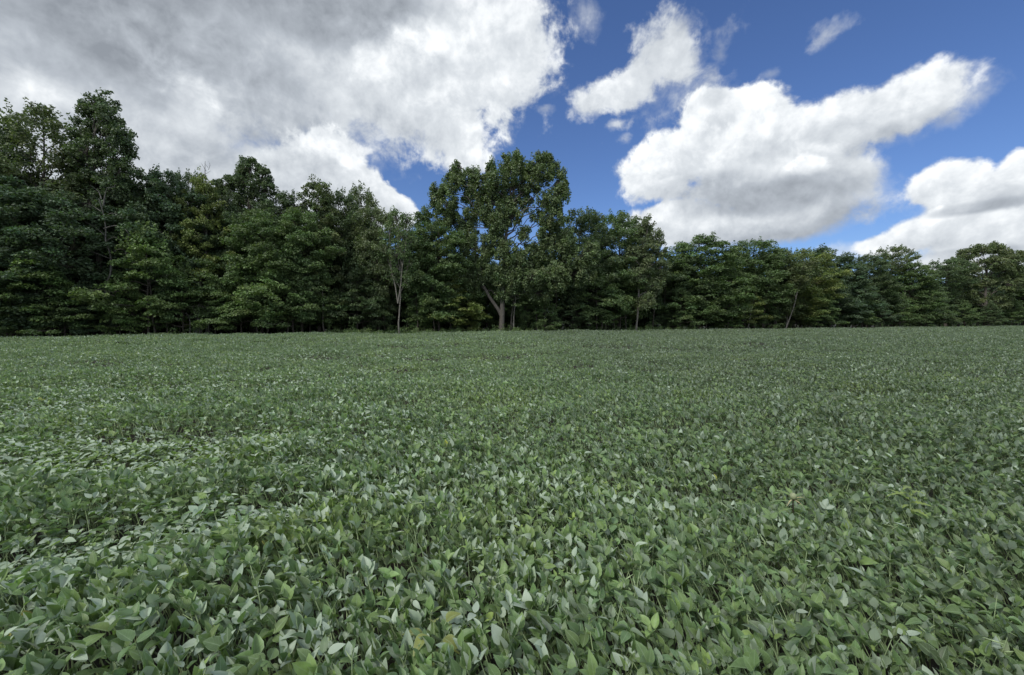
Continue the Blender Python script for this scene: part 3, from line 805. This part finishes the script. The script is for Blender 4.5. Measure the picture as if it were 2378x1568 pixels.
# tallest left tree
TL = (222, 2.8)
tl_lobes = [(190,250,22,26,330),(215,238,26,26,320),(240,232,20,22,320),(225,275,40,26,350),(262,275,24,24,370),(190,300,30,26,380),(240,310,46,26,400),(285,318,26,22,400),
            (215,350,44,28,430),(270,362,36,22,430),(300,340,16,14,400),(180,370,36,30,450),(240,400,44,26,480),(290,400,26,20,470),(200,430,50,26,520),(270,440,34,24,520),
            (225,480,44,26,560),(285,500,26,26,560),(180,500,34,30,580),(240,560,44,30,620)]
own('aspen_tree', 13, *TL, 'tallest tree of the left group, ragged crown stepping down to its right', M_GREY, 'deep',
    lobe_fn(*TL, [(245, 780), (228, 600), (205, 460), (222, 330), (228, 250)], tl_lobes, .27, .52, 62, .19))
# birch with the forked pale stem
BI = (926, -1.0)
bi_lobes = [(920,505,22,20,560),(945,510,20,18,560),(905,540,22,22,590),(935,545,26,24,590),(955,560,18,24,600),(895,585,18,26,630),(925,590,26,24,630),(952,610,16,24,650),(912,635,20,20,670),(945,650,14,18,680)]
def bi_extra(t, Q, pm):
    for pts, r in (([(927,705),(921,665),(912,630),(909,580),(908,530)], .065), ([(927,705),(934,660),(937,620),(944,580),(948,530)], .06), ([(912,630),(903,600),(899,570)], .035), ([(937,620),(930,590),(925,545)], .035)):
        P = [rel(*BI, a, b) for a, b in pts]
        t.tb.add([(p[0], -.5, p[1]) for p in P], np.linspace(r, r * .35, len(P)), 6)
own('birch_tree', 14, *BI, 'slender birch with a pale stem that forks into a narrow V', M_PALE, 'mid',
    lobe_fn(*BI, [(926, 768), (927, 735), (928, 705), (930, 640), (930, 540)], bi_lobes, .09, .42, 34, .15, .9, .3, bi_extra, .03))
# pale trunked aspen right of the middle
AS = (1480, -0.9)
as_lobes = [(1505,518,18,18,570),(1490,540,22,20,590),(1520,548,20,20,600),(1535,580,20,20,620),(1500,575,26,22,620),(1475,590,24,24,640),(1510,615,30,24,650),(1540,620,20,20,650),(1475,640,28,22,680),(1520,660,28,22,690),(1500,700,26,20,720)]
own('aspen_tree', 15, *AS, 'slim aspen with one long pale bare trunk leaning slightly right', M_PALE, 'grey',
    lobe_fn(*AS, [(1477, 768), (1482, 710), (1487, 650), (1495, 590), (1505, 520)], as_lobes, .14, .50, 56, .19, .8, .35))
# broad airy oak at the far right
BO = (2290, 1.6)
bo_lobes = [(2225,605,16,14,660),(2245,590,20,15,650),(2270,580,22,13,640),(2300,577,22,12,640),(2330,583,22,14,640),(2355,595,20,16,650),(2215,630,24,16,670),(2255,620,28,16,670),
            (2300,612,32,18,660),(2345,625,28,18,670),(2235,655,30,18,690),(2285,650,34,18,690),(2335,660,32,18,690),(2215,690,28,20,710),(2270,690,36,20,715),(2330,700,36,20,715),(2370,640,20,20,690)]
own('oak_tree', 16, *BO, 'broad airy oak with a wide rounded crown at the far right of the skyline', M_BARK, 'olive',
    lobe_fn(*BO, [(2290, 757), (2288, 700), (2290, 650), (2295, 610)], bo_lobes, .5, .75, 72, .30))

# ---- dead tree in front of the left group, and the bare twig above the crowns
def bare(name, seed, px, d, paths, label, mat, yoff=-.8):
    t = Tree(seed)
    for pts, r in paths:
        P = []
        for i, (a, b) in enumerate(pts):
            dx, z = rel(px, d, a, b); P.append((dx, yoff + t.r.uniform(-.25, .25), z))
        P = np.array(P); m = len(P) * 3
        tt = np.linspace(0, 1, len(P)); s = np.linspace(0, 1, m)
        Q = np.stack([np.interp(s, tt, P[:, i]) for i in range(3)], 1)
        for _ in range(2): Q[1:-1] = .25 * Q[:-2] + .5 * Q[1:-1] + .25 * Q[2:]
        t.tb.add(Q, np.linspace(r, r * .3, m), 6)
    return t.tb
tb = bare('dead', 21, 245, .2, [
 ([(246,780),(244,735),(240,700),(243,660),(250,640),(247,610),(252,585),(243,560),(236,530),(232,490),(228,460)], .11),
 ([(228,460),(218,440),(208,430)], .05), ([(230,475),(236,450),(247,436)], .06), ([(247,436),(258,430),(262,420)], .03),
 ([(236,530),(262,520),(285,530),(300,540),(296,560),(288,565)], .045), ([(252,585),(272,575),(288,582),(292,600),(284,612)], .04),
 ([(240,545),(225,535),(205,520),(188,512)], .035), ([(243,560),(262,548),(276,556)], .03), ([(250,600),(228,590),(200,580),(170,578),(150,580)], .035),
 ([(236,505),(250,492),(268,496),(276,506)], .03), ([(232,490),(212,478),(198,470)], .03)], '', M_GREY, 0.2)
x, y = at(245, .2)
dt = bpy.data.objects.new('dead_tree', None); SC.objects.link(dt); dt.location = (x, y, 0)
tag(dt, 'dead grey leafless tree with twisted bare limbs in front of the tallest left tree', 'dead tree')
link('trunk', tb.mesh('dead_wood'), M_DEAD, dt)

# ---- understory maples along the edge
UNDER = [
 (15, 640, 'mid', 'low dark maple with drooping layers at the left border'),
 (85, 560, 'fresh', 'bright green layered maple at the left, its lowest boughs near the crop'),
 (150, 655, 'mid', 'small layered maple left of the dead grey tree'),
 (205, 640, 'blue', 'dark bluish sapling under the dead grey tree'),
 (300, 640, 'fresh', 'light green spreading maple just right of the dead grey tree'),
 (345, 520, 'fresh', 'tall yellow green maple with a lumpy top right of the dead grey tree'),
 (425, 610, 'mid', 'green maple above the tangle of pale vines'),
 (500, 640, 'mid', 'low green maple to the right of the vine tangle'),
 (560, 600, 'mid', 'green maple standing under the round headed oak, left side'),
 (620, 560, 'fresh', 'rich green maple under the round headed oak, right side'),
 (680, 620, 'mid', 'drooping green maple left of the black opening'),
 (830, 590, 'deep', 'dark maple hanging over the black opening in the wood'),
 (880, 640, 'deep', 'dark low tree between the black opening and the birch'),
 (985, 570, 'fresh', 'bright layered maple immediately right of the birch'),
 (972, 690, 'fresh', 'small yellow green maple at the foot of the birch'),
 (1045, 620, 'yellow', 'yellowish layered maple left of the cottonwood fork'),
 (1085, 690, 'yellow', 'low yellow green bough tree near the cottonwood foot'),
 (1225, 660, 'mid', 'green understory maple right of the cottonwood trunk'),
 (1265, 690, 'mid', 'low round maple, second right of the cottonwood trunk'),
 (1330, 670, 'deep', 'dark layered maple below the outer cottonwood limbs'),
 (1402, 685, 'fresh', 'fan shaped bright green sumac like tree left of the pale aspen trunk'),
 (1385, 620, 'mid', 'green maple behind the fan shaped bright tree'),
 (1440, 600, 'mid', 'mid height green maple left of the pale aspen trunk'),
 (1530, 690, 'deep', 'dark shrubby maple right of the pale aspen trunk'),
 (1580, 660, 'mid', 'green maple under the flat spiky top, left side'),
 (1640, 640, 'mid', 'broad green maple under the flat spiky top'),
 (1690, 690, 'fresh', 'lighter green maple above the group of leaning stems'),
 (1730, 650, 'yellow', 'yellow green low maple near the middle of the right row'),
 (1775, 690, 'mid', 'low green maple left of the leaning thin trunk'),
 (1850, 680, 'olive', 'olive low maple around the leaning thin trunk'),
 (1900, 670, 'mid', 'green low maple right of the leaning thin trunk'),
 (1950, 660, 'blue', 'blue green sweeping low maple in the right row'),
 (2000, 680, 'mid', 'mid green low tree, far along the right row'),
 (2045, 690, 'blue', 'bluish low tree below the lollipop topped tree'),
 (2090, 680, 'mid', 'green low tree left of the short pale stump like stem'),
 (2140, 700, 'deep', 'dark low tree under the notch of the skyline'),
 (2185, 690, 'deep', 'dark layered low tree right of the notch'),
 (2240, 700, 'mid', 'green low tree under the left side of the broad oak'),
 (2300, 700, 'deep', 'dark low tree under the middle of the broad oak'),
 (2350, 690, 'mid', 'green low tree at the right border of the picture'),
 (-60, 600, 'mid', 'layered maple beyond the left border of the picture'),
 (2420, 690, 'mid', 'green low tree beyond the right border of the picture'),
]
for i, (px, top, g, lab) in enumerate(UNDER):
    d = random.uniform(-.3, .9)
    if px in (830, 880): d += 2.0
    if px in (972, 985, 1225, 1402, 1440, 1530, 1045, 1085): d += 1.6
    if px in (1850, 1775): d += 1.0
    x, y, z = at(px, d, top)
    ms, H, R = PROTO[('under', i % 4)]
    rt = place_tree('understory_tree', ms, M_BARK, px, d, lab, 'tree', g)
    s = z / (H + .7)
    w = max(.55, min(1.1, s * random.uniform(.85, 1.1)))
    if px in (972, 985, 1225, 1402, 880, 1530): w *= .72
    rt.scale = (w, w, s)

# ---- second rank: dark trees seen only through gaps
LAND = [(-60, 'left border of the picture'), (245, 'dead grey tree'), (458, 'pale vine tangle'), (582, 'round headed oak'), (790, 'black opening in the wood'), (926, 'forked birch'),
        (1164, 'giant cottonwood'), (1340, 'outer cottonwood limbs'), (1480, 'pale trunked aspen'), (1690, 'group of leaning stems'), (1826, 'leaning thin trunk'), (2068, 'lollipop topped tree'), (2290, 'broad right hand oak'), (2440, 'right border of the picture')]
ORD = ['first', 'second', 'third', 'fourth', 'fifth', 'sixth', 'seventh', 'eighth', 'ninth']
def ordinal_labels(cols, word):
    """a label for each column by counting outward from the nearest landmark"""
    out = [None] * len(cols)
    bins = {}
    for i, c in enumerate(cols):
        l = min(LAND, key=lambda q: abs(q[0] - c)); bins.setdefault((l, c >= l[0]), []).append((abs(c - l[0]), i))
    for (l, rgt), v in bins.items():
        for n_, (_, i) in enumerate(sorted(v)): out[i] = word.format(o=ORD[min(n_, 8)], s='right' if rgt else 'left', l=l[1])
    return out
rr = np.random.default_rng(5)
for row, (d0, word) in enumerate(((7.0, '{o} shaded second rank tree behind and {s} of the {l}'), (12.0, '{o} dark third rank tree deep {s} of the {l}'))):
    px = -210.0; cols = []
    while px < 2520:
        cols.append(px); px += (4.8 + rr.uniform(-.6, 1.2)) / metres(px, d0, 1.0)
    labs = ordinal_labels(cols, word)
    for px, lab in zip(cols, labs):
        k, v = [('maple', 0), ('maple', 1), ('oval', 0), ('oval', 1), ('maple', 2), ('oval', 2)][rr.integers(6)]
        ms, H, R = PROTO[(k, v)]
        sk = np.interp(px, [0, 300, 340, 520, 640, 860, 960, 1020, 1300, 1500, 1560, 1900, 2100, 2150, 2220, 2378], [330, 370, 400, 430, 455, 480, 530, 560, 560, 530, 600, 590, 610, 645, 610, 600])
        _, _, z = at(px, d0, float(sk) + 20 + rr.uniform(0, 26))
        s = min(z / (H + 1.0), 1.25) * rr.uniform(.93, 1.0)
        lean = max(.78, min(1.08, s))
        rt = place_tree('woodland_tree', ms, M_BARK, px, d0 + rr.uniform(-1, 1), lab, 'tree', ['deep', 'mid', 'blue'][rr.integers(3)], 'shaded trees behind the front row')
        rt.scale = (lean, lean, s)

# ---- thin stems along the edge
STEMS = [
 (165, 'd'), (112, 'p'), (55, 'd'), (74, 'd'), (128, 'd'), (250, 'd'), (278, 'd'), (318, 'd'), (333, 'd'), (362, 'g'), (390, 'd'), (420, 'd'), (458, 'g'), (545, 'd'), (600, 'g'), (622, 'd'), (665, 'g'), (753, 'g'),
 (720, 'd'), (895, 'd'), (970, 'd'), (1010, 'd'), (1060, 'd'), (1190, 'p'), (1184, 'g'), (1245, 'g'), (1290, 'd'), (1310, 'd'), (1342, 'g'), (1368, 'd'), (1396, 'g'), (1408, 'g'), (1428, 'g'), (1455, 'd'),
 (1515, 'd'), (1535, 'd'), (1560, 'd'), (1605, 'd'), (1640, 'd'), (1690, 'p'), (1695, 'p'), (1722, 'g'), (1735, 'p'), (1770, 'd'), (1800, 'g'), (1826, 'p'), (1860, 'd'), (1930, 'd'), (2002, 'g'), (2095, 'p'), (2030, 'd'),
]
stem_protos = {}
for bk, mt in (('d', M_BARK), ('g', M_GREY), ('p', M_PALE)):
    for v in range(2):
        t = Tree(300 + v + ord(bk))
        lx = t.r.uniform(.3, .9)
        Q, _ = t.trunk([(0, 0, -.2), (lx * .35, 0, 2.4), (lx, .2, 6.0)], .075, .02, 7)
        for j in range(5):
            h = t.r.uniform(2.6, 5.4); a = t.r.uniform(0, 6.28)
            s_ = np.array([np.interp(h, Q[:, 2], Q[:, 0]), 0.1, h]); e_ = s_ + np.array([math.cos(a) * .8, math.sin(a) * .8, .5])
            t.limb(s_, e_, .02, .006, .1, 4, 3)
            t.spray(e_, .5, .3, 60, .16, 1.0)
        t.spray(Q[-1], .6, .5, 90, .16, .8)
        stem_protos[(bk, v)] = (t.meshes('stem'), mt)
words = {'d': 'dark', 'g': 'grey', 'p': 'pale'}
stem_label = {}
for bk in 'dgp':
    cs_ = [c for c, q in STEMS if q == bk]
    for c, l in zip(cs_, ordinal_labels(cs_, '{o} thin ' + words[bk] + ' sapling stem {s} of the {l}')): stem_label[(c, bk)] = l
for i, (px, bk) in enumerate(STEMS):
    ms, mt = stem_protos[(bk, i % 2)]
    d = random.uniform(.2, 2.5) if bk == 'd' else random.uniform(.1, .8)
    rt = place_tree('sapling', ms, mt, px, d, stem_label[(px, bk)], 'sapling', 'mid', f'thin {words[bk]} stems along the wood edge')
    rt.rotation_euler[2] = random.uniform(-.5, .5) if px > 1500 else random.uniform(0, 6.28)
    s = random.uniform(.8, 1.15) * (1.25 if px > 1500 else 1)
    rt.scale = (s * (1.4 if bk != 'd' else 1), s * (1.4 if bk != 'd' else 1), s)

# ---- the wood behind: one mass of boughs and stems, closes the view between the trunks
t = Tree(77)
for i in range(6500):
    px = rr.uniform(-300, 2640); d = rr.uniform(15, 32)
    x, y = at(px, d)
    zmax = 11.5
    z = rr.uniform(.1, zmax)
    t.spray(np.array([x, y, z]), 1.5, .5, 16, .75, .3)
for i in range(260):
    x, y = at(rr.uniform(-250, 2600), rr.uniform(9, 30))
    t.tb.add([(x, y, -.2), (x + rr.normal(0, .2), y, 4), (x + rr.normal(0, .5), y, 9)], [.16, .13, .08], 5)
ms = t.meshes('deep_wood')
o = link('background_woodland', ms[1], M_TREE); o.color = (*[c * .9 for c in GREENS['deep']], 1)
kind(o, 'stuff'); tag(o, 'depth of the dark wood seen between the trunks', 'woodland')
o2 = link('stems', ms[0], M_BARK, o); kind(o2, 'stuff')

# ---- weeds and brush at the foot of the trees
t = Tree(88)
for i in range(2200):
    px = rr.uniform(-100, 2480); d = rr.uniform(-1.1, 1.8)
    x, y = at(px, d)
    thick = 1.0 if 760 < px < 1620 else .22
    if rr.random() > thick: continue
    h = rr.uniform(.7, 1.2) * (1.0 if 760 < px < 1620 else .85) + (rr.random() < .06) * rr.uniform(.3, .9)
    t.tb.add([(x, y, 0), (x + rr.normal(0, .05), y, h * .6), (x + rr.normal(0, .1), y, h)], [.012, .01, .005], 3)
    for j in range(3): t.spray(np.array([x + rr.normal(0, .12), y + rr.normal(0, .12), h * rr.uniform(.5, 1)]), .26, .7, 16, .11, .6)
ms = t.meshes('weeds')
o = link('undergrowth', ms[1], M_TREE); o.color = (*GREENS['fresh'], 1)
kind(o, 'stuff'); tag(o, 'strip of weeds and brush between crop and trees', 'undergrowth')
o2 = link('stalks', ms[0], M_STEM, o); kind(o2, 'stuff')

# ---- tangle of pale vines hanging to the ground
VN = (458, -.2)
t = Tree(91)
for i in range(16):
    a = 458 + t.r.uniform(-26, 22); top_ = t.r.uniform(700, 728); b = a + t.r.uniform(-26, 10)
    P = [rel(*VN, a, 784), rel(*VN, a + t.r.uniform(-4, 8), 755), rel(*VN, (a + b) / 2 + 6, 735), rel(*VN, b, top_)]
    yy = t.r.uniform(-.5, .5)
    P = np.array([(p[0], yy, max(p[1], 0)) for p in P]); P[0][2] = 0
    s_ = np.linspace(0, 1, 10); Q = np.stack([np.interp(s_, [0, .35, .7, 1], P[:, j]) for j in range(3)], 1)
    for _ in range(2): Q[1:-1] = .25 * Q[:-2] + .5 * Q[1:-1] + .25 * Q[2:]
    t.tb.add(Q, np.linspace(.035, .012, 10) * t.r.uniform(.6, 1.2), 5)
x, y = at(*VN)
o = link('vine_tangle', t.tb.mesh('vines'), M_DEAD, None, (x, y, 0))
tag(o, 'tangle of pale bent vines hanging to the ground left of centre', 'vines')

# ---- thin leaning trunk on the right, and the bare twig above the crowns
LT = (1826, -1.2)
tb = bare('leaning', 23, *LT, [([(1826,763),(1836,735),(1842,712),(1847,690),(1856,660),(1862,640),(1870,600)], .09), ([(1856,660),(1870,640),(1880,612)], .05), ([(1847,690),(1838,660),(1835,640)], .05)], '', M_PALE, 0.0)
x, y = at(*LT)
lt = bpy.data.objects.new('leaning_tree', None); SC.objects.link(lt); lt.location = (x, y, 0)
tag(lt, 'thin pale trunk leaning right out of the right hand row', 'tree')
link('trunk', tb.mesh('leaning_wood'), M_PALE, lt)
t = Tree(24)
for (a, b) in ((1870,600),(1880,612),(1835,640),(1862,640),(1858,615),(1885,630)):
    p = rel(*LT, a, b)
    for j in range(5): t.spray(np.array([p[0] + t.r.normal(0, .8), t.r.normal(0, .6), p[1] + t.r.normal(0, .7)]), .8, .6, 60, .22, .5)
ms = t.meshes('leaning')
c = link('crown', ms[1], M_TREE, lt); c.color = (*GREENS['olive'], 1)
TW = (479, 3.4)
tb = bare('twig', 25, *TW, [([(482,440),(480,400),(479,375)], .045), ([(480,398),(474,385),(470,380)], .02), ([(480,392),(486,382),(488,377)], .02), ([(480,405),(487,396)], .02), ([(480,388),(476,379)], .015)], '', M_DEAD, 0.0)
# carries on down its dead pole to the ground
_, zt = rel(*TW, 482, 440)
tb.add([(0.05, 0, 0), (.1, 0, zt * .5), (rel(*TW, 482, 440)[0], 0, zt)], [.12, .09, .045], 6)
x, y = at(*TW)
o = link('dead_pole', tb.mesh('twig'), M_DEAD, None, (x, y, 0))
tag(o, 'bare dead twig sticking up above the crowns left of the round headed oak', 'dead tree')

# ================================================================ plants standing out of the crop
def blade(L_, W_, droop, fold=.25, lobes=0, curl=0.0):
    """a leaf lying along +X from the origin; optional toothed outline"""
    n = 12 if lobes else 7
    V, Q, T_ = [], [], []
    for i in range(n + 1):
        t_ = i / n; w = math.sin(math.pi * min(1, t_ ** .75)) ** .8 * W_
        if lobes and i % 2: w *= 1 - lobes
        if i in (0, n): w = .0015
        zc = -droop * L_ * t_ * t_ + curl * L_ * math.sin(t_ * 3)
        V += [(L_ * t_, -w, zc + w * fold), (L_ * t_, 0, zc), (L_ * t_, w, zc + w * fold)]
    for i in range(n):
        b = 3 * i; Q += [(b, b + 3, b + 4, b + 1), (b + 1, b + 4, b + 5, b + 2)]
    return np.array(V), np.array(Q)
def leaf_obj(name, parent, p, az, el, mat, col, **kw):
    V, Q = blade(**kw)
    uv = np.stack([np.tile([-1, 0, 1], len(V) // 3), np.repeat(np.linspace(0, 1, len(V) // 3), 3)], 1)
    me = build_mesh(name, V, quads=Q, tint=np.tile(col, (len(V), 1)), uv=uv, smooth=True)
    o = link(name, me, mat, parent, p); o.rotation_euler = (random.uniform(-.3, .3), -el, az)
    return o
def stem_obj(parent, paths, mat, name='stem'):
    tb = Tubes()
    for P, r in paths: tb.add(P, r, 6)
    return link(name, tb.mesh(name), mat, parent)
def root_at(name, px, py, label, cat):
    x, y = field_at(px, py)
    r_ = bpy.data.objects.new(name, None); SC.objects.link(r_); r_.location = (x, y, 0); r_.empty_display_size = .2
    return tag(r_, label, cat)
M_DARKSTEM = plain('dark_weed_stem', (0.035, 0.025, 0.02), .5)
M_BUD = plain('bud', (0.30, 0.33, 0.18), .6)
M_STRAW = plain('withered_leaf', (0.42, 0.36, 0.20), .7)
random.seed(3)
w = root_at('thistle_weed', 1840, 1222, 'tall weed with dark stem and round pale bud standing above the crop at right', 'weed')
stem_obj(w, [([(0, 0, 0), (.01, 0, .5), (0, 0, .92)], [.006, .005, .004])], M_DARKSTEM)
bm_v = Tubes(); ph = np.linspace(0, np.pi, 9)
bm_v.add([(0, 0, .915 + .042 * (1 - math.cos(a)) / 2) for a in ph], [max(.0012, .020 * math.sin(a)) for a in ph], 12)
link('bud', bm_v.mesh('bud'), M_BUD, w)
for az, el, L_, z_ in ((2.6, .5, .10, .93), (2.9, .15, .12, .90), (.35, .25, .12, .93), (3.2, -.1, .13, .86), (.1, -.2, .11, .87), (1.7, .6, .08, .94), (-1.2, .1, .09, .84)):
    leaf_obj('leaf', w, (0, 0, z_), az, el, M_CROP, (.20, .29, .09), L_=L_, W_=.013, droop=.25, fold=.3, lobes=.35)
for az, el, L_ in ((.1, .25, .09), (.3, .1, .08), (-.3, 0, .08), (-.6, -.4, .07), (3.6, -.2, .06)):
    leaf_obj('withered_leaf', w, (0, 0, .915), az, el, M_STRAW, (.4, .35, .2), L_=L_, W_=.004, droop=.3, fold=.5, curl=.08)
g = root_at('ragweed', 2112, 1190, 'yellow green ragweed with jagged leaves poking above the crop near the right border', 'weed')
stem_obj(g, [([(0, 0, 0), (0, .01, .5), (.01, 0, .90)], [.005, .004, .003]), ([(0, .01, .74), (.04, 0, .82), (.06, 0, .9)], [.003, .002, .0015]), ([(0, .01, .7), (-.05, 0, .78), (-.07, 0, .84)], [.003, .002, .0015])], M_STEM)
for i in range(13):
    a = i * 2.4; z_ = .74 + .015 * i
    leaf_obj('leaf', g, (.0, .0, z_), a, random.uniform(-.2, .8), M_CROP, (.26, .34, .07), L_=random.uniform(.06, .13), W_=.02, droop=.35, fold=.25, lobes=.55)
for k_, (px, py, lab, c1, n_) in enumerate((
    (1010, 1495, 'stunted soybean plant with crumpled yellow green leaves near the bottom centre', (.24, .27, .07), 9),
    (620, 1272, 'yellowing soybean plant with golden edged leaves left of the middle foreground', (.34, .34, .07), 8),
    (1405, 1140, 'soybean plant with a few bright yellow green leaves right of centre', (.32, .40, .07), 6),
    (20, 1450, 'soybean plant with one mustard yellow leaf at the lower left border', (.34, .33, .05), 4))):
    p_ = root_at('soybean_plant', px, py, lab, 'soybean plant')
    stem_obj(p_, [([(0, 0, 0), (.01, 0, .4), (0, 0, .76)], [.005, .004, .003])], M_STEM)
    for i in range(n_):
        a = i * 2.4 + k_; z_ = .70 + .012 * i
        tip = (math.cos(a) * .045, math.sin(a) * .045, z_ + .03)
        stem_obj(p_, [([(0, 0, z_ - .05), (tip[0] * .6, tip[1] * .6, z_), tip], [.0018, .0016, .0014])], M_STEM, 'leaf_stalk')
        leaf_obj('leaf', p_, tip, a, random.uniform(-.2, .7), M_CROP, tuple(np.array(c1) * random.uniform(.85, 1.1)), L_=random.uniform(.055, .08), W_=.024, droop=.45, fold=.4, curl=.06 if k_ == 0 else 0)
